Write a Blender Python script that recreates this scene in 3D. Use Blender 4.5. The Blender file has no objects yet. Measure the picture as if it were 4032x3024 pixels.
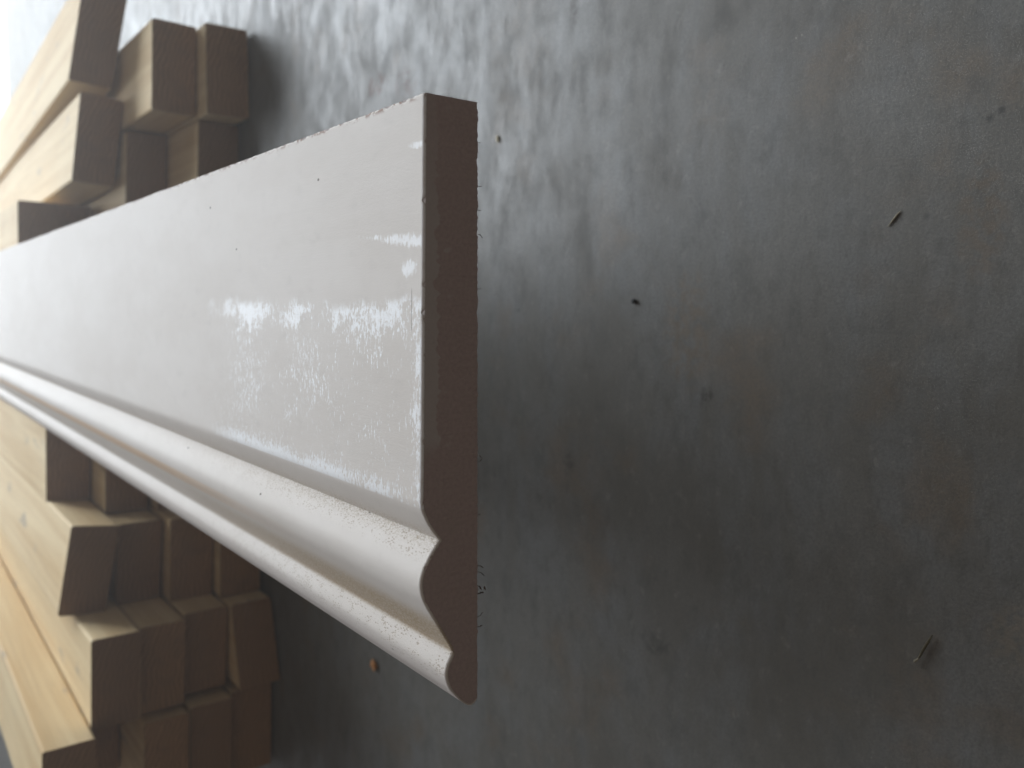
import bpy, bmesh, math, random
from mathutils import Vector, Matrix, noise
R = math.radians
S = bpy.context.scene
C = S.collection
random.seed(7)

# ------------------------------------------------------------------ camera, light, exposure
cam = bpy.data.cameras.new('camera'); co = bpy.data.objects.new('camera', cam); C.objects.link(co)
m = Matrix(((0.00437745, 0.99578561, 0.09160706),
            (-0.61592318, 0.07485374, -0.78424203),
            (-0.78779406, -0.05298993, 0.61365511)))
co.matrix_world = Matrix.Translation((0, 0, .302)) @ m.to_4x4()
cam.sensor_width = 36; cam.lens = 29.375; cam.clip_start = .01; cam.clip_end = 60
cam.dof.use_dof = True; cam.dof.focus_distance = .262; cam.dof.aperture_fstop = 13.5
S.camera = co

w = bpy.data.worlds.new('World'); S.world = w; w.use_nodes = True
wt = w.node_tree; bg = wt.nodes['Background']
# dim shed interior: warmer and darker behind the camera, cooler towards the open door
tc = wt.nodes.new('ShaderNodeTexCoord'); sp = wt.nodes.new('ShaderNodeSeparateXYZ'); mr = wt.nodes.new('ShaderNodeMapRange')
mr.inputs['From Min'].default_value = -1; mr.inputs['From Max'].default_value = 1
cr = wt.nodes.new('ShaderNodeValToRGB')
cr.color_ramp.elements[0].color = (.215, .17, .13, 1); cr.color_ramp.elements[1].color = (.24, .25, .27, 1)
wt.links.new(tc.outputs['Generated'], sp.inputs[0]); wt.links.new(sp.outputs['Y'], mr.inputs['Value'])
wt.links.new(mr.outputs[0], cr.inputs[0]); wt.links.new(cr.outputs[0], bg.inputs['Color'])
bg.inputs['Strength'].default_value = .62


def area(name, loc, target, sx, sy, power, col, spread=180):
    l = bpy.data.lights.new(name, 'AREA'); l.shape = 'RECTANGLE'; l.size = sx; l.size_y = sy
    l.energy = power; l.color = col; l.spread = R(spread)
    o = bpy.data.objects.new(name, l); C.objects.link(o); o.location = loc
    o.rotation_euler = (Vector(target) - Vector(loc)).to_track_quat('-Z', 'Y').to_euler()
    return o


# daylight through the doorway beyond the stack, and daylight on the paving outside
area('door_light', (1.75, 4.2, 2.0), (1.75, 0, 2.0), 3.9, 2.4, 385, (.86, .93, 1))
area('outside_light', (1.6, 4.9, 2.4), (1.6, 4.7, 0), 3.0, 3.0, 330, (1, .98, .94), 70)

S.view_settings.view_transform = 'Standard'; S.view_settings.look = 'None'
S.view_settings.gamma = 1; S.view_settings.exposure = .12; S.view_settings.use_curve_mapping = False
S.render.engine = 'CYCLES'


# ------------------------------------------------------------------ helpers
def tag(o, label=None, cat=None, group=None, kind=None):
    if label: o['label'] = label
    if cat: o['category'] = cat
    if group: o['group'] = group
    if kind: o['kind'] = kind
    return o


def link(name, bm, mats, parent=None, smooth=False):
    bmesh.ops.recalc_face_normals(bm, faces=bm.faces)
    me = bpy.data.meshes.new(name); bm.to_mesh(me); bm.free()
    for k in (mats if isinstance(mats, (list, tuple)) else [mats]): me.materials.append(k)
    if smooth: me.polygons.foreach_set('use_smooth', [True] * len(me.polygons))
    o = bpy.data.objects.new(name, me); C.objects.link(o)
    if parent: o.parent = parent
    return o


class NT:
    """small node-tree builder"""
    def __init__(s, name):
        s.m = bpy.data.materials.new(name); s.m.use_nodes = True; s.t = s.m.node_tree
        s.b = s.t.nodes['Principled BSDF']; s.co = s.n('ShaderNodeTexCoord').outputs['Object']

    def n(s, k, **kw):
        x = s.t.nodes.new(k)
        for a, v in kw.items(): setattr(x, a, v)
        return x

    def put(s, sock, v):
        if hasattr(v, 'links') or isinstance(v, bpy.types.NodeSocket): s.t.links.new(v, sock)
        else:
            if isinstance(v, (tuple, list)) and len(v) == 3 and sock.type == 'RGBA': v = (*v, 1)
            sock.default_value = v

    def mapp(s, scale, loc=(0, 0, 0), rot=(0, 0, 0), src=None):
        x = s.n('ShaderNodeMapping'); s.put(x.inputs['Vector'], src or s.co)
        x.inputs['Scale'].default_value = scale; x.inputs['Location'].default_value = loc; x.inputs['Rotation'].default_value = rot
        return x.outputs[0]

    def noise(s, vec, scale=1, det=4, rough=.5, dist=0):
        x = s.n('ShaderNodeTexNoise'); s.put(x.inputs['Vector'], vec); x.inputs['Scale'].default_value = scale
        x.inputs['Detail'].default_value = det; x.inputs['Roughness'].default_value = rough; x.inputs['Distortion'].default_value = dist
        return x.outputs['Fac']

    def vor(s, vec, scale=1, feat='F1'):
        x = s.n('ShaderNodeTexVoronoi', feature=feat); s.put(x.inputs['Vector'], vec); x.inputs['Scale'].default_value = scale
        return x.outputs['Distance']

    def rng(s, v, a, b, c=0, d=1, smooth=True):
        x = s.n('ShaderNodeMapRange'); x.interpolation_type = 'SMOOTHSTEP' if smooth else 'LINEAR'
        s.put(x.inputs['Value'], v)
        for k, q in zip(('From Min', 'From Max', 'To Min', 'To Max'), (a, b, c, d)): s.put(x.inputs[k], q)
        return x.outputs[0]

    def math(s, op, a, b=0.):
        x = s.n('ShaderNodeMath', operation=op); s.put(x.inputs[0], a); s.put(x.inputs[1], b); return x.outputs[0]

    def mix(s, f, a, b):
        x = s.n('ShaderNodeMix', data_type='RGBA'); s.put(x.inputs[0], f); s.put(x.inputs[6], a); s.put(x.inputs[7], b)
        return x.outputs[2]

    def xyz(s, vec=None):
        x = s.n('ShaderNodeSeparateXYZ'); s.put(x.inputs[0], vec or s.co); return x.outputs

    def bump(s, h, strength=.3, dist=.001, prev=None):
        x = s.n('ShaderNodeBump'); s.put(x.inputs['Height'], h); x.inputs['Strength'].default_value = strength
        x.inputs['Distance'].default_value = dist
        if prev is not None: s.put(x.inputs['Normal'], prev)
        return x.outputs[0]

    def out(s, col, rough, nrm=None, spec=.5):
        s.put(s.b.inputs['Base Color'], col); s.put(s.b.inputs['Roughness'], rough)
        if nrm is not None: s.put(s.b.inputs['Normal'], nrm)
        s.put(s.b.inputs['Specular IOR Level'], spec)
        return s.m


# ------------------------------------------------------------------ materials
def mat_floor():
    k = NT('worn_concrete')
    a = k.noise(k.mapp((1, 1, 1)), 7, 5, .55)                       # broad cloudy patches
    st = k.noise(k.mapp((6, 15, 1)), 1.8, 6, .66, .5)                # trowel streaks running across the floor
    st2 = k.noise(k.mapp((22, 60, 1), (3, 1, 0)), 1.2, 5, .7, .5)
    mid = k.noise(k.mapp((1, 1.5, 1), (4, 2, 0)), 38, 7, .68)
    fine = k.noise(k.co, 760, 3, .75)
    col = k.mix(k.rng(a, .32, .7), (.122, .112, .094), (.180, .174, .158))
    col = k.mix(k.math('MULTIPLY', k.rng(st, .42, .68), .42), col, (.20, .212, .218))
    col = k.mix(k.math('MULTIPLY', k.rng(mid, .5, .72), .55), col, (.082, .080, .074))
    rust = k.noise(k.mapp((1, 1, 1), (9, 5, 0)), 17, 4, .6)
    col = k.mix(k.math('MULTIPLY', k.rng(rust, .52, .72), .5), col, (.175, .120, .070))
    col = k.mix(k.rng(fine, .35, .7, 0, .55), col, (.09, .09, .085))
    for mp, mo in (((1, 9, 1), (2, 0, .5)), ((1, 11, 1), (7, 3, -.35))):
        q = k.noise(k.mapp(mp, mo[:2] + (0,), (0, 0, mo[2])), 7, 2, .5, .3)
        hair = k.math('MULTIPLY', k.rng(k.math('ABSOLUTE', k.math('SUBTRACT', q, .5)), .0022, .0006), k.rng(k.noise(k.co, 11, 3, .6), .55, .66))
        col = k.mix(k.math('MULTIPLY', hair, .3), col, (.26, .25, .22))
    gm = k.noise(k.mapp((1, 1.7, 1), (11, 3, 0)), 85, 6, .7)
    col = k.mix(k.math('MULTIPLY', k.rng(gm, .48, .68), .42), col, (.085, .080, .070))
    gl = k.noise(k.mapp((1, 1.3, 1), (5, 13, 0)), 130, 5, .7)
    col = k.mix(k.math('MULTIPLY', k.rng(gl, .55, .72), .35), col, (.25, .24, .215))
    # little pale and dark flecks
    v = k.vor(k.mapp((1, 1, 1), (1, 7, 0)), 150)
    gate = k.noise(k.co, 24, 2, .5)
    col = k.mix(k.math('MULTIPLY', k.rng(v, .07, .035), k.rng(gate, .58, .66)), col, (.34, .32, .28))
    def spot(cx, cy, rx, ry, amt, c, nsc=220):
        nonlocal col
        o = k.xyz()
        dx = k.math('DIVIDE', k.math('SUBTRACT', k.math('ADD', o[0], k.math('MULTIPLY', k.math('SUBTRACT', wob, .5), rx * 1.6)), cx), rx)
        dy = k.math('DIVIDE', k.math('SUBTRACT', o[1], cy), ry)
        d = k.math('ADD', k.math('MULTIPLY', dx, dx), k.math('MULTIPLY', dy, dy))
        f = k.math('MULTIPLY', k.rng(d, 1.2, .1), k.rng(k.noise(k.co, nsc, 3, .6), .38, .6))
        col = k.mix(k.math('MULTIPLY', f, amt), col, c)
    wob = k.noise(k.co, 90, 3, .6)
    spot(.150, .505, .013, .016, .9, (.075, .032, .018), 140); spot(.158, .545, .009, .018, .9, (.10, .05, .03), 140)
    spot(.158, .335, .010, .004, .7, (.06, .045, .035)); spot(-.040, .243, .006, .005, .7, (.04, .035, .03))
    spot(-.010, .255, .030, .016, .35, (.17, .105, .045)); spot(.140, .250, .004, .008, .6, (.04, .04, .04))
    spot(-.110, .110, .014, .012, .45, (.24, .20, .15)); spot(.030, .128, .020, .010, .3, (.17, .11, .06))
    spot(-.085, .335, .008, .006, .55, (.045, .04, .035)); spot(-.165, .270, .006, .012, .5, (.04, .04, .038))
    v2 = k.vor(k.mapp((1, 1, 1), (5, 2, 0)), 55)
    gate2 = k.noise(k.mapp((1, 1, 1), (8, 8, 0)), 14, 2, .5)
    col = k.mix(k.math('MULTIPLY', k.math('MULTIPLY', k.rng(k.math('ADD', v2, k.math('MULTIPLY', fine, .12)), .17, .08), k.rng(gate2, .56, .66)), .7), col, (.04, .04, .038))
    r = k.math('ADD', k.rng(st, .3, .7, .535, .445), k.rng(mid, .35, .7, -.05, .12))
    r = k.math('ADD', r, k.rng(st2, .35, .7, .03, -.03))
    n = k.bump(k.noise(k.co, 1000, 2, .6), .22, .0003)
    n = k.bump(k.noise(k.mapp((1, 1.4, 1), (0, 4, 0)), 60, 6, .75), .05, .0012, n)
    n = k.bump(st2, .02, .0015, n)
    return k.out(col, r, n, .38)


def mat_pine(seed, dark=0.):
    k = NT('pale_pine')
    oi = k.n('ShaderNodeObjectInfo').outputs['Random']
    off = k.n('ShaderNodeCombineXYZ'); k.put(off.inputs[0], k.math('MULTIPLY', oi, 9.)); k.put(off.inputs[1], k.math('MULTIPLY', oi, 5.)); k.put(off.inputs[2], k.math('MULTIPLY', oi, 3.))
    va = k.n('ShaderNodeVectorMath', operation='ADD'); k.put(va.inputs[0], k.co); k.put(va.inputs[1], off.outputs[0]); vec = va.outputs[0]
    g = k.noise(k.mapp((60, 1.5, 60), src=vec), 1, 5, .6, .6)
    g2 = k.noise(k.mapp((260, 5, 260), src=vec), 1, 4, .6, .2)
    saw = k.noise(k.mapp((20, 420, 20), src=vec), 1, 3, .6)
    blot = k.noise(k.mapp((9, 4, 9), src=vec), 1, 3, .5)
    col = k.mix(k.rng(g, .3, .7), (.64, .45, .225), (.79, .625, .375))
    col = k.mix(k.rng(g2, .45, .8, 0, .35), col, (.52, .36, .19))
    col = k.mix(k.rng(blot, .4, .7, 0, .4), col, (.82, .69, .44))
    # grubby marks across the grain
    sm = k.noise(k.mapp((34, 16, 34), (2, 2, 2), src=vec), 1, 4, .6)
    col = k.mix(k.rng(sm, .62, .74, 0, .6), col, (.26, .24, .23))
    # knots
    kn = k.vor(k.mapp((15, 2.4, 15), (1, 0, 4), src=vec), 1)
    col = k.mix(k.rng(kn, .11, .03, 0, .6), col, (.20, .10, .045))
    # end grain on faces across the length
    ge = k.n('ShaderNodeTexCoord').outputs['Normal']
    ny = k.math('ABSOLUTE', k.xyz(ge)[1])
    wv = k.n('ShaderNodeTexWave', wave_type='RINGS', rings_direction='Y'); k.put(wv.inputs['Vector'], k.mapp((1, 0, 1), (.02, 0, .09)))
    wv.inputs['Scale'].default_value = 75; wv.inputs['Distortion'].default_value = 6; wv.inputs['Detail'].default_value = 2
    endc = k.mix(wv.outputs['Fac'], (.46, .27, .135), (.29, .165, .075))
    endc = k.mix(k.rng(oi, 0, 1, 0, .55, False), endc, (.20, .125, .075))
    endc = k.mix(k.rng(k.noise(vec, 60, 4, .6), .45, .75, 0, .5), endc, (.24, .15, .085))
    col = k.mix(k.rng(ny, .6, .8), col, endc)
    n = k.bump(g2, .25, .0005); n = k.bump(saw, .15, .0004, n)
    return k.out(col, .7, n, .15)


def mat_paint(KS):
    """pre-primed off-white face; x runs across the board, y away from the sawn end (metres)"""
    k = NT('primer_paint')
    X, Y, Z = k.xyz()[:3]
    fine = k.noise(k.mapp((1, .5, 1)), 1500, 2, .7)
    brush = k.noise(k.mapp((500, 25, 500)), 1, 3, .6)
    cloud = k.noise(k.mapp((30, 12, 30)), 1, 4, .6)
    col = k.mix(k.rng(cloud, .3, .7), (.70, .645, .59), (.745, .695, .645))
    # --- scuffed, burnished patch of the flat face near the end
    wx = k.math('ADD', X, k.math('MULTIPLY', k.math('SUBTRACT', k.noise(k.mapp((1, 1, 1)), 70, 4, .6), .5), .012))
    inx = k.math('MULTIPLY', k.rng(wx, .0030, -.0005), k.rng(X, -.0562, -.0552))
    iny = k.rng(k.math('ADD', Y, k.math('MULTIPLY', cloud, .03)), .205, .150)
    zone = k.math('MULTIPLY', inx, iny)
    mott = k.noise(k.mapp((60, 34, 60), (1, 2, 3)), 1, 4, .6)
    e_top = k.math('MULTIPLY', k.rng(wx, -.017, -.0015), k.rng(mott, .40, .60, .35, 1))
    e_end = k.math('MULTIPLY', k.math('MULTIPLY', k.rng(Y, .0125, .0), k.rng(X, -.05, -.005, .7, 1)), k.rng(mott, .35, .6, .6, 1))
    e_gro = k.math('MULTIPLY', k.math('MULTIPLY', k.rng(X, -.0445, -.0550), k.rng(Y, .0, .035, .45, 1)), k.rng(mott, .35, .6, .6, 1))
    dens = k.math('MAXIMUM', k.math('MAXIMUM', e_top, k.math('MAXIMUM', e_end, e_gro)), k.rng(mott, .38, .64, .18, .46))
    sc = k.noise(k.mapp((520, 1500, 520), (0, 0, 5)), 1, 3, .7)       # short strokes across the board
    sc2 = k.noise(k.mapp((260, 560, 260), (3, 0, 5)), 1, 6, .8, 1.0)
    scr = k.math('ADD', k.math('MULTIPLY', sc, .45), k.math('MULTIPLY', sc2, .55))
    thr = k.rng(dens, 0, 1, .635, .415, False)
    mask = k.math('MULTIPLY', k.rng(k.math('SUBTRACT', scr, thr), -.004, .016), k.math('MULTIPLY', zone, .95))
    # --- a tapered rub further up and a small one by the corner
    c = k.math('ADD', .0175, k.math('MULTIPLY', Y, .09))
    band = k.rng(k.math('ABSOLUTE', k.math('SUBTRACT', X, c)), k.rng(Y, 0, .055, .0040, .0008), 0.)
    band = k.math('MULTIPLY', band, k.rng(Y, .066, .0))
    b2 = k.math('MULTIPLY', k.rng(k.math('ABSOLUTE', k.math('SUBTRACT', X, .0105)), .0045, 0.), k.math('MULTIPLY', k.rng(Y, .015, .009), k.rng(Y, .001, .006)))
    b3 = k.math('MULTIPLY', k.rng(k.math('ABSOLUTE', k.math('SUBTRACT', X, .0435)), .0022, 0.), k.rng(Y, .0125, .005))
    bb = k.math('MAXIMUM', k.math('MAXIMUM', band, b2), b3)
    bm_ = k.rng(k.math('ADD', k.math('MULTIPLY', bb, .30), scr), .66, .76)
    edge = k.math('MULTIPLY', k.rng(Y, .0016, .0006), k.rng(k.noise(k.mapp((1, 1, 1)), 160, 3, .6), .3, .55, .2, .9))
    mask = k.math('MAXIMUM', k.math('MAXIMUM', mask, k.math('MULTIPLY', bm_, .8)), k.math('MULTIPLY', edge, k.rng(X, -.055, -.05)))
    timber_reflection = k.math('MULTIPLY', k.math('MULTIPLY', k.rng(X, -.0690 * KS, -.0705 * KS), k.rng(X, -.0755 * KS, -.0740 * KS)), k.rng(Y, .06, .30, 0, .85))
    col = k.mix(timber_reflection, col, (.74, .54, .36))  # warm reflection of the timbers, painted into the moulding's colour
    col = k.mix(mask, col, (.95, .952, .955))
    # --- bare board grinning through on the slopes of the moulding
    sp = k.noise(k.mapp((1, .6, 1)), 1700, 2, .8)
    nearf = k.rng(Y, .30, .02, .2, 1)
    slope2 = k.math('MULTIPLY', k.rng(X, -.0815 * KS, -.0845 * KS), 1.)
    slope2 = k.math('MULTIPLY', k.rng(X, -.0735 * KS, -.0800 * KS), k.rng(X, -.0868 * KS, -.0850 * KS))
    tan = k.math('MULTIPLY', k.math('MULTIPLY', slope2, k.rng(sp, .34, .58, .45, 1)), nearf)
    col = k.mix(k.math('MULTIPLY', tan, .95), col, (.46, .35, .225))
    slope1 = k.math('MULTIPLY', k.rng(X, -.0530 * KS, -.0560 * KS), k.rng(X, -.0600 * KS, -.0575 * KS))
    col = k.mix(k.math('MULTIPLY', k.math('MULTIPLY', slope1, k.rng(sp, .45, .62)), k.math('MULTIPLY', nearf, .55)), col, (.42, .34, .23))
    # pits on both rising faces
    vp = k.vor(k.mapp((1500, 800, 1500)), 1)
    pn = k.noise(k.mapp((1, .6, 1)), 420, 3, .6)
    z1 = k.math('MULTIPLY', k.rng(X, -.0555 * KS, -.0570 * KS), k.rng(X, -.0630 * KS, -.0600 * KS))
    z2 = k.math('MULTIPLY', k.rng(X, -.0845 * KS, -.0865 * KS), k.rng(X, -.0960 * KS, -.0900 * KS))
    pz = k.math('MULTIPLY', k.math('MAXIMUM', z1, z2), nearf)
    pit = k.math('MULTIPLY', k.math('MULTIPLY', k.rng(vp, .45, .25), k.rng(pn, .44, .54)), pz)
    col = k.mix(k.rng(k.noise(k.mapp((1, .5, 1), (4, 4, 4)), 240, 5, .7), .5, .8, 0, .22), col, (.50, .46, .42))
    col = k.mix(k.math('MULTIPLY', pit, .6), col, (.36, .27, .18))
    # last roll slightly pink-grey
    col = k.mix(k.rng(X, -.089 * KS, -.096 * KS, 0, .5), col, (.56, .51, .49))
    # specks of dirt
    dv = k.vor(k.mapp((1, .6, 1), (3, 3, 3)), 85)
    dg = k.noise(k.mapp((1, 1, 1), (7, 0, 0)), 30, 2)
    col = k.mix(k.math('MULTIPLY', k.rng(dv, .055, .03), k.rng(dg, .52, .56)), col, (.16, .13, .10))
    fl = k.math('MULTIPLY', k.rng(X, .0548, .0562), k.rng(k.noise(k.mapp((1, .6, 1), (2, 0, 9)), 420, 3, .7), .52, .60))
    col = k.mix(k.math('MULTIPLY', fl, k.rng(Y, .5, .1, 0, .85)), col, (.26, .13, .08))
    # hairline scratch near the edge (runs across the board)
    hs = k.math('MULTIPLY', k.rng(k.math('ABSOLUTE', k.math('SUBTRACT', Y, .0062)), .00022, .0001), k.math('MULTIPLY', k.rng(X, -.0075, -.006), k.rng(X, .0055, .004)))
    col = k.mix(k.math('MULTIPLY', hs, .75), col, (.22, .17, .14))
    rough = k.math('ADD', k.rng(mask, 0, 1, .62, .47), k.rng(fine, .3, .7, 0, .05))
    n = k.bump(fine, .18, .00025); n = k.bump(brush, .10, .0003, n)
    n = k.bump(k.math('SUBTRACT', 1., pit), .35, .0003, n)
    n = k.bump(k.math('MULTIPLY', sp, k.math('MAXIMUM', slope2, k.math('MULTIPLY', pz, .4))), .4, .0005, n)
    return k.out(col, rough, n, .16)


def mat_mdf():
    k = NT('raw_fibreboard')
    a = k.noise(k.co, 900, 3, .7); b = k.noise(k.mapp((1, 1, 2)), 90, 4, .6)
    col = k.mix(k.rng(a, .3, .7), (.42, .335, .322), (.49, .395, .375))
    col = k.mix(k.rng(b, .55, .72, 0, .3), col, (.42, .36, .32))
    # pale paint that ran over the edge: greyer thin blotches close to the painted arris
    X, Y, Z = k.xyz()[:3]
    run = k.noise(k.mapp((1, 1, .35), (0, 0, 3)), 230, 2, .5)
    near = k.rng(Z, .0118, .0168)
    part = k.math('MULTIPLY', k.rng(X, -.042, -.036), k.rng(X, .052, .02, .35, 1))
    msk = k.math('MULTIPLY', k.rng(k.math('ADD', k.math('MULTIPLY', near, .42), run), .60, .64), part)
    col = k.mix(k.math('MULTIPLY', k.math('MULTIPLY', msk, k.rng(Z, .008, .011)), .6), col, (.55, .53, .51))
    n = k.bump(a, .5, .0004)
    return k.out(col, .85, n, .2)


def plain(name, c, c2, sc=300, rough=.8):
    k = NT(name); a = k.noise(k.co, sc, 3, .6)
    return k.out(k.mix(k.rng(a, .3, .7), c, c2), rough, k.bump(a, .4, .0004), .3)


M_floor = mat_floor(); M_pine = mat_pine(0); M_mdf = mat_mdf()
M_pave = plain('pale_paving', (.72, .71, .68), (.78, .77, .74), 40)
M_fibre = plain('loose_fibre', (.07, .05, .035), (.14, .10, .07), 900)
M_twig = plain('dry_twig', (.06, .05, .03), (.13, .11, .07), 700)
M_twig2 = plain('dull_shaving', (.20, .18, .13), (.30, .27, .20), 700)
M_chip = plain('pale_chip', (.55, .50, .38), (.62, .56, .42), 500)
M_orange = plain('orange_chip', (.45, .20, .07), (.55, .28, .12), 500)
M_stone = plain('dark_pebble', (.02, .022, .022), (.05, .05, .05), 600)


# ------------------------------------------------------------------ setting
def sheet(name, x0, x1, y0, y1, z, th, mat):
    bm = bmesh.new()
    bmesh.ops.create_cube(bm, size=1, matrix=Matrix.Translation(((x0 + x1) / 2, (y0 + y1) / 2, z - th / 2)) @ Matrix.Diagonal((x1 - x0, y1 - y0, th, 1)))
    return tag(link(name, bm, mat), kind='structure')


sheet('concrete_floor', -3.5, 3.5, -2.0, 2.265, 0, .12, M_floor)
sheet('concrete_floor', -3.5, -.62, 2.268, 6, 0, .12, M_floor)
sheet('outside_pavement', -.617, 6, 2.268, 7, -.004, .1, M_pave)


# added scattering volume that imitates lens glare towards the bright doorway
bm = bmesh.new()
bmesh.ops.create_cube(bm, size=1, matrix=Matrix.Translation((.4, 2.2, -.2)) @ Matrix.Diagonal((10, 9.6, 1.7, 1)))
hz = link('glare_veil', bm, []); hm = bpy.data.materials.new('glare_volume'); hm.use_nodes = True; hz.data.materials.append(hm)
ht = hm.node_tree; ht.nodes.remove(ht.nodes['Principled BSDF']); pv = ht.nodes.new('ShaderNodeVolumePrincipled')
pv.inputs['Color'].default_value = (1, .98, .95, 1); pv.inputs['Density'].default_value = .125; pv.inputs['Anisotropy'].default_value = .8
ht.links.new(pv.outputs[0], ht.nodes['Material Output'].inputs['Volume'])
tag(hz, kind='stuff')

# ------------------------------------------------------------------ timbers
def timber(x, y, z, yaw, roll, skew, wdt, h, ln, label, bow=0.):
    """squared pine length; (x, y, z) is the middle of the near end's top edge"""
    bm = bmesh.new(); n = 26; c = .0022; rings = []
    rnd = random.Random(hash((round(x, 3), round(y, 3))) & 0xffff)
    prof = []
    for sx, sz in ((1, 0), (1, -1), (-1, -1), (-1, 0)):
        cx_, cz_ = sx * (wdt / 2 - c), (-c if sz == 0 else -h + c)
        a0 = {(1, 0): 90, (1, -1): 0, (-1, -1): -90, (-1, 0): 180}[(sx, sz)]
        for q in range(4):
            a = R(a0 - q * 30); prof.append((cx_ + c * math.cos(a), cz_ + c * math.sin(a)))
    for i in range(n + 1):
        t = (i / n) ** 1.6 * ln
        s = bow * math.sin(math.pi * t / ln)
        rings.append([bm.verts.new((px + s, t + px * skew * max(0, 1 - i / 3) + (rnd.uniform(-.0006, .0006) if i == 0 else 0), pz)) for px, pz in prof])
    for i in range(n):
        for j in range(16):
            bm.faces.new((rings[i][j], rings[i][(j + 1) % 16], rings[i + 1][(j + 1) % 16], rings[i + 1][j]))
    bm.faces.new(rings[0]); bm.faces.new(rings[-1][::-1])
    # shift the mesh so the object's origin is the middle of the base of the near end
    bmesh.ops.translate(bm, verts=bm.verts, vec=(0, 0, h))
    o = link('timber_length', bm, M_pine)
    rot = Matrix.Rotation(R(yaw), 4, 'Z') @ Matrix.Rotation(R(-roll), 4, 'Y')
    o.matrix_world = Matrix.Translation(Vector((x, y, z)) + rot.to_3x3() @ Vector((0, 0, -h))) @ rot
    return tag(o, label, 'timber', 'pine timbers in the stack')


TH = .0385
TB = [
    # x, y, z top, yaw, roll, skew, width, label
    (.2145, .7850, .0410, .2, 0, -.016, .0800, 'rightmost timber end above the board, resting on the floor beside a dark shadow'),
    (.2160, .8080, .0815, .2, -1.0, -.087, .0790, 'middle of the three timber ends at the picture top, pale upper face fading into shade'),
    (.2640, .8950, .1240, 3.1, -6, -.58, .0920, 'timber in the top left corner with a grey slanted end cut by the frame'),
    (.1345, .8180, .0405, .2, -1.0, -.081, .0780, 'floor-level timber end partly hidden by the upper edge of the white board'),
    (.1345, .9120, .0815, .2, -1.0, -.107, .0780, 'set-back dark timber end wedged under the big cream-topped timber, above the board'),
    (.1640, .9200, .1240, 1.3, -4.5, -.33, .0814, 'cream timber directly below the top left corner timber, dark mark on its face'),
    (.0600, 1.0120, .1655, .2, -1.0, -.13, .0960, 'timber at the left edge just above the board, grey end cut across by it'),
    (.0680, 1.0550, .1240, .2, 0, -.05, .0860, 'set-back timber in deep shade right beside the left-edge timber above the board'),
    (.0520, .9500, .0815, .2, 0, -.05, .0780, 'recessed dark timber low in the stack touching the upper edge of the board'),
    (.0500, .8900, .0405, .2, 0, -.05, .0780, 'lowest shaded timber behind the middle of the board, mostly hidden by the painted face'),
    (-.0510, .9900, .1653, .2, 0, -.03, .0980, 'timber under the middle of the board, hidden by it and holding it up'),
    (-.0510, .9700, .1240, .2, 0, -.03, .0980, 'timber hidden under the board, one layer below the one holding it up'),
    (-.0510, .9500, .0815, .2, 0, -.03, .0980, 'timber hidden under the board, second layer above the floor'),
    (-.0510, .9300, .0405, .2, 0, -.03, .0980, 'timber hidden under the board, resting on the floor'),
    (-.1510, .9050, .1653, .2, -1.0, -.123, .0840, 'cream timber just below the moulded edge at the left, dark end cut by the board'),
    (-.1585, .8527, .1244, .2, -.8, -.096, .0800, 'timber under the one that touches the moulded edge, a small pale glint at its corner'),
    (-.1575, .8368, .0823, .2, 0, -.016, .0800, 'small visible piece of a dark timber end tucked under the moulded edge of the board'),
    (-.2310, .7980, .1712, .2, -8, -.174, .0830, 'tilted timber with a slanting dark end, between the moulded edge and the lower cream timber'),
    (-.2385, .8170, .1249, .2, -1.2, -.142, .0775, 'dark timber end with a faint knot, right under the tilted timber'),
    (-.2380, .7970, .0832, .2, -.8, -.069, .0800, 'plain brown timber end below the board, second from the floor, under the faint-knot one'),
    (-.2380, .7820, .0417, .2, -.6, -.037, .0800, 'floor-level timber end just under the moulded edge, closest to the orange chip'),
    (-.3140, .7380, .1654, .2, -1.0, -.10, .0800, 'cream timber with sharp triangular lit face next to the tan-sided timber, lower left'),
    (-.3180, .7520, .1244, .2, -1.0, -.089, .0800, 'brown timber end with a tiny knot, one below the sharp-cornered cream timber'),
    (-.3175, .7640, .0830, .2, -1.0, -.090, .0790, 'narrow dark timber end second from the floor, a wide black gap at its right'),
    (-.3170, .7500, .0405, .2, 0, .25, .0760, 'skewed floor-level timber end beside the wide black gap, below the white board'),
    (-.4020, .8300, .1649, .2, -.8, -.082, .0920, 'deeply recessed timber in black shadow beside the big tan-sided timber'),
    (-.4065, .7500, .1240, .2, -.8, -.070, .0840, 'brown timber end at the bottom edge, third from the floor, pale smear on its left'),
    (-.4065, .7560, .0826, .2, -.8, -.060, .0840, 'brown timber end at the bottom edge of the picture, second from the floor'),
    (-.4070, .7640, .0412, .2, -.6, -.032, .0840, 'floor-level timber end at the bottom edge, lowest of its column'),
    (-.3935, .7248, .2070, -1.4, -1.7, -.128, .0900, 'topmost timber at the lower left corner, rounded dark end and broad tan side'),
]
for i, (x, y, z, ya, ro, sk, wd, lb) in enumerate(TB):
    timber(x, y, z, ya, ro, sk, wd, TH, 2.2 + .13 * ((i * 7) % 5), lb, bow=.004 * math.sin(i * 2.3))

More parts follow.
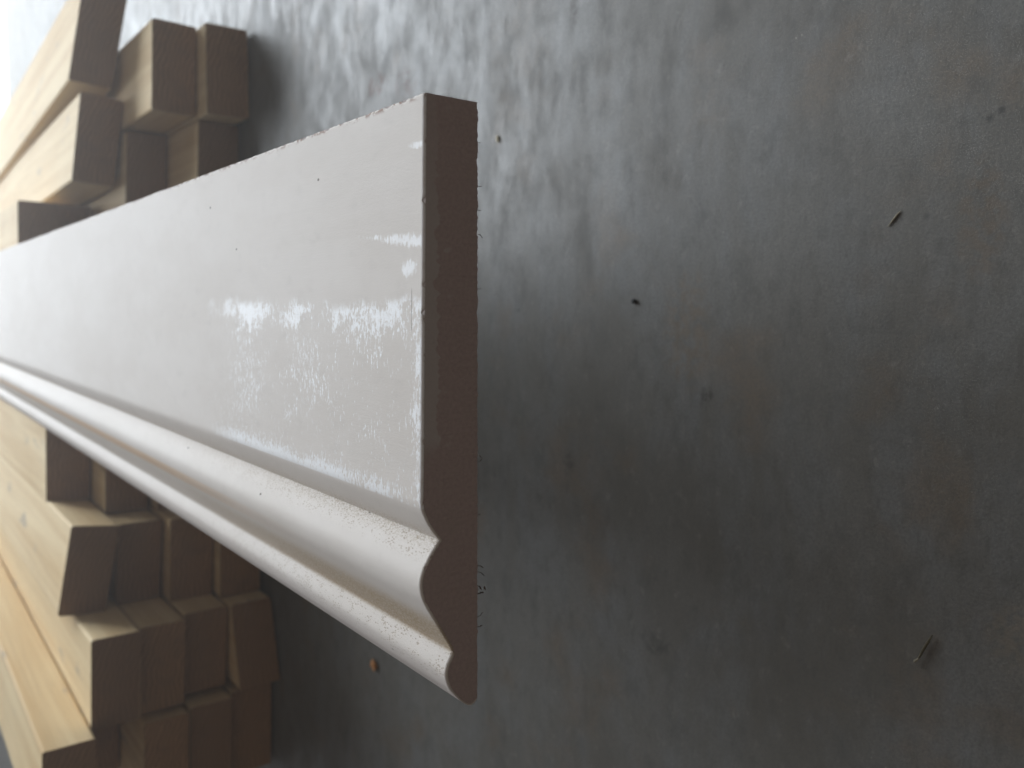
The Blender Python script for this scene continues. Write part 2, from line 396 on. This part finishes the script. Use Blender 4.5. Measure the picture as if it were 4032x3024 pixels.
# ------------------------------------------------------------------ moulded board
KS = 1.158
Z0 = -.1200
RAW = [(48.8, -105.3), (-40, -104.0), (-44.7, -103.9), (-48.2, -104.1), (-51.8, -105.7), (-54.4, -107.4), (-56.3, -108.9), (-57.2, -108.5),
       (-59.9, -106.4), (-63.0, -104.5), (-65.6, -103.6), (-68.5, -103.7), (-71.7, -104.8), (-77.0, -107.9), (-81.2, -110.4),
       (-84.6, -112.4), (-85.9, -112.7), (-87.2, -112.0), (-88.9, -111.1), (-91.3, -110.7), (-94.9, -111.9), (-98.0, -114.3), (-99.7, -116.0), (-100.6, -117.6), (-100.4, -118.7), (-99.6, -119.6)]
PROF = [(x * KS / 1000, (z / 1000 - Z0) * KS) for x, z in RAW]


def densify():
    pts = [PROF[0]]; a, b = PROF[0], PROF[1]; nn = 170
    for i in range(1, nn + 1):
        pts.append((a[0] + (b[0] - a[0]) * i / nn, a[1] + (b[1] - a[1]) * i / nn))
    P = PROF[1:]
    for i in range(len(P) - 1):
        p0 = P[max(i - 1, 0)]; p1 = P[i]; p2 = P[i + 1]; p3 = P[min(i + 2, len(P) - 1)]
        for q in range(1, 7):
            t = q / 6
            pts.append(tuple(.5 * (2 * p1[k] + (p2[k] - p0[k]) * t + (2 * p0[k] - 5 * p1[k] + 4 * p2[k] - p3[k]) * t * t + (3 * p1[k] - p0[k] - 3 * p2[k] + p3[k]) * t ** 3) for k in (0, 1)))
    return pts


TOP = densify()
YB = .1934
LEN = 2.3
board = bpy.data.objects.new('skirting_board', None); C.objects.link(board)
board.location = (0, YB, .302 - .1200 * KS); board.rotation_euler = (R(-.05), 0, 0)
tag(board, 'long off-white primed skirting board with a moulded edge, sawn end towards the viewer, lying on the timbers', 'skirting board')

ys = [0, .0007, .0016] + [.0016 + .0011 * i for i in range(1, 200)] + [.222 + (LEN - .222) * (i / 60) ** 1.5 for i in range(1, 61)]


def nz(*v): return noise.noise(Vector(v))


def core():
    bm = bmesh.new(); rings = []
    x0, x1 = TOP[-1][0] + .0012, TOP[0][0]
    for yi, y in enumerate(ys):
        up, dn = [], []
        for j, (x, z) in enumerate(TOP):
            zz, yy, xx = z, y, x
            if yi == 0:
                zz = z - .00015 + .00022 * min(0, nz(x * 800, 2, 4)); yy += .00012 * nz(x * 600, 2, 7)
            if j == 0: xx = x + .00035 * nz(y * 500, 1, 3)
            up.append(bm.verts.new((xx, yy, zz)))
            lx = max(x0, x) + (0 if x > x0 else -.0001 * (j % 2)); lz, ly = 0., y
            if yi == 0:
                lz = .00015 + .00034 * nz(x * 900, 3, 1) + .00034 * nz(x * 260, 9, 1); ly += .0003 * nz(x * 700, 1, 5)
            dn.append(bm.verts.new((lx if j else xx, ly, lz)))
        rings.append((up, dn))
    n = len(TOP)
    for (ua, da), (ub, db) in zip(rings, rings[1:]):
        for j in range(n - 1):
            bm.faces.new((ua[j], ua[j + 1], ub[j + 1], ub[j])); bm.faces.new((da[j + 1], da[j], db[j], db[j + 1]))
        bm.faces.new((ua[0], ub[0], db[0], da[0])); bm.faces.new((ua[-1], da[-1], db[-1], ub[-1]))
    for u, d in (rings[0], rings[-1]):
        for j in range(n - 1): bm.faces.new((u[j], d[j], d[j + 1], u[j + 1]))
    return link('fibreboard_core', bm, M_mdf, board)


def skin():
    """paint film 0.25 mm over the moulded face"""
    bm = bmesh.new(); t = .00025; rings = []
    n = len(TOP)
    nor = []
    for j in range(n):
        a = Vector(TOP[max(j - 1, 0)]); b = Vector(TOP[min(j + 1, n - 1)]); d = (b - a).normalized()
        nor.append((d.y, -d.x))
    nor = [(-x, -z) if z < 0 and j < n - 20 else (x, z) for j, (x, z) in enumerate(nor)]
    for j in range(n):
        if nor[j][0] > 0 and j > n - 22: nor[j] = (-nor[j][0], -nor[j][1])
    for yi, y in enumerate(ys):
        up, dn = [], []
        for j, (x, z) in enumerate(TOP):
            yy = y; xx = x
            if yi == 0:
                chip = max(0, nz(x * 420, 6, 2) - .28) * .0022
                if abs(x - .0285) < .0012: chip += .0016 * (1 - abs(x - .0285) / .0012)
                if abs(x + .0015) < .0012: chip += .0018 * (1 - abs(x + .0015) / .0012)
                yy = min(.0014, -.00005 + .0001 * nz(x * 900, 1, 1) + chip)
            elif yi == 1: yy = .00145
            if j == 0:                                             # ragged sawn long edge
                xx = x - abs(.0009 * nz(y * 620, 1, 3)) - max(0, nz(y * 230, 5, 5) - .1) * .0026
            up.append(bm.verts.new((xx + nor[j][0] * t, yy, z + nor[j][1] * t)))
            dn.append(bm.verts.new((xx - nor[j][0] * .0002, yy, z - nor[j][1] * .0002)))
        rings.append(up + dn[::-1])
    m_ = 2 * n
    for a, b in zip(rings, rings[1:]):
        for j in range(m_):
            bm.faces.new((a[j], a[(j + 1) % m_], b[(j + 1) % m_], b[j]))
    for r in (rings[0], rings[-1]):
        for j in range(n - 1):
            bm.faces.new((r[j], r[j + 1], r[m_ - 2 - j], r[m_ - 1 - j]))
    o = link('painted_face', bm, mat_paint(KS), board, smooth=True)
    return o


core(); skin()


def strand(pts, rad, mat, name, parent=None, seg=6):
    bm = bmesh.new(); rings = []
    P = [Vector(p) for p in pts]
    for i, p in enumerate(P):
        d = (P[min(i + 1, len(P) - 1)] - P[max(i - 1, 0)]).normalized()
        u = d.orthogonal().normalized(); v = d.cross(u)
        r = rad * (.35 if i in (0, len(P) - 1) else 1) * (1 + .35 * nz(p.x * 3000, p.y * 3000, i))
        rings.append([bm.verts.new(p + (u * math.cos(a) + v * math.sin(a)) * r) for a in [2 * math.pi * q / seg for q in range(seg)]])
    for a, b in zip(rings, rings[1:]):
        for j in range(seg): bm.faces.new((a[j], a[(j + 1) % seg], b[(j + 1) % seg], b[j]))
    bm.faces.new(rings[0]); bm.faces.new(rings[-1][::-1])
    return link(name, bm, mat, parent)


# torn fibres hanging from the lower arris of the sawn end: (x, length, drift, radius)
for x, l, dx, r in [(.0335, .0008, .0002, .00010), (.0205, .0013, -.0012, .00013), (.0270, .0006, 0, .00010), (-.0425, .0010, -.0008, .00011), (-.0445, .0012, .0010, .00010),
                    (-.0750, .0016, -.0009, .00015), (-.0768, .0020, -.0016, .00012), (-.0810, .0009, -.0014, .00018), (-.0835, .0011, .0003, .00022),
                    (-.0905, .0015, .0012, .00012), (-.0935, .0012, .0003, .00018), (.0050, .0007, .0003, .0001), (-.0600, .0006, .0003, .0001), (.0455, .0005, .0002, .0001)]:
    x *= 1.0 * KS / 1.158
    strand([(x, -.0002, .0004), (x + dx * .3, -.0005, -l * .4), (x + dx * .8, -.0004, -l * .8), (x + dx, -.0007, -l)], r, M_fibre, 'torn_fibre', board)
for x, z, a in [(-.0822, -.0021, .9), (-.0834, -.0014, .2)]:
    strand([(x - .0006 * a, -.0006, z - .0003), (x, -.0004, z), (x + .0007 * a, -.0007, z + .0002)], .00032, M_fibre, 'torn_fibre', board)

# ------------------------------------------------------------------ litter on the floor
def crumb(name, loc, size, mat, label, cat, rz=0, seed=0):
    bm = bmesh.new(); bmesh.ops.create_icosphere(bm, subdivisions=3, radius=1)
    for v in bm.verts:
        v.co *= 1 + .38 * nz(*(v.co * 1.4 + Vector((seed, 0, 0))))
        v.co.x *= size[0]; v.co.y *= size[1]; v.co.z *= size[2]
    zmin = min(v.co.z for v in bm.verts)
    bmesh.ops.translate(bm, verts=bm.verts, vec=(0, 0, -zmin))
    o = link(name, bm, mat); o.location = loc; o.rotation_euler = (0, 0, R(rz))
    return tag(o, label, cat)


crumb('pebble', (.003, .288, 0), (.0012, .0014, .0008), M_stone, 'tiny black pebble on the floor right of the sawn end', 'pebble', 0, 1)
crumb('wood_chip', (.098, .400, 0), (.0022, .0011, .0006), M_chip, 'small pale wood chip beside the top corner of the board', 'wood chip', 20, 2)
crumb('wood_chip', (-.276, .556, 0), (.0045, .0035, .0015), M_orange, 'small orange chip on the dark floor under the moulded edge', 'wood chip', 60, 3)
tw = bpy.data.objects.new('twig', None); C.objects.link(tw); tw.location = (-.1235, .1395, 0)
tag(tw, 'short dry twig with a ragged pale end on the dark floor at lower right', 'twig')
strand([(.0058, -.0026, .0009), (.003, -.0014, .0011), (0, 0, .0010), (-.003, .0012, .0011), (-.0048, .0021, .0010)], .00055, M_twig, 'stem', tw, 7)
strand([(-.0044, .0016, .0010), (-.0058, .0030, .0013), (-.0064, .0036, .0008)], .0006, M_twig2, 'split_end', tw, 6)
sc = strand([(-.0028, .0022, .0003), (-.0008, .0006, .0004), (.0012, -.0010, .0004), (.0026, -.0023, .0003)], .00035, M_twig2, 'wood_shaving')
sc.location = (.033, .1585, 0); tag(sc, 'thin pale shaving lying slanted on the floor at upper right', 'shaving')
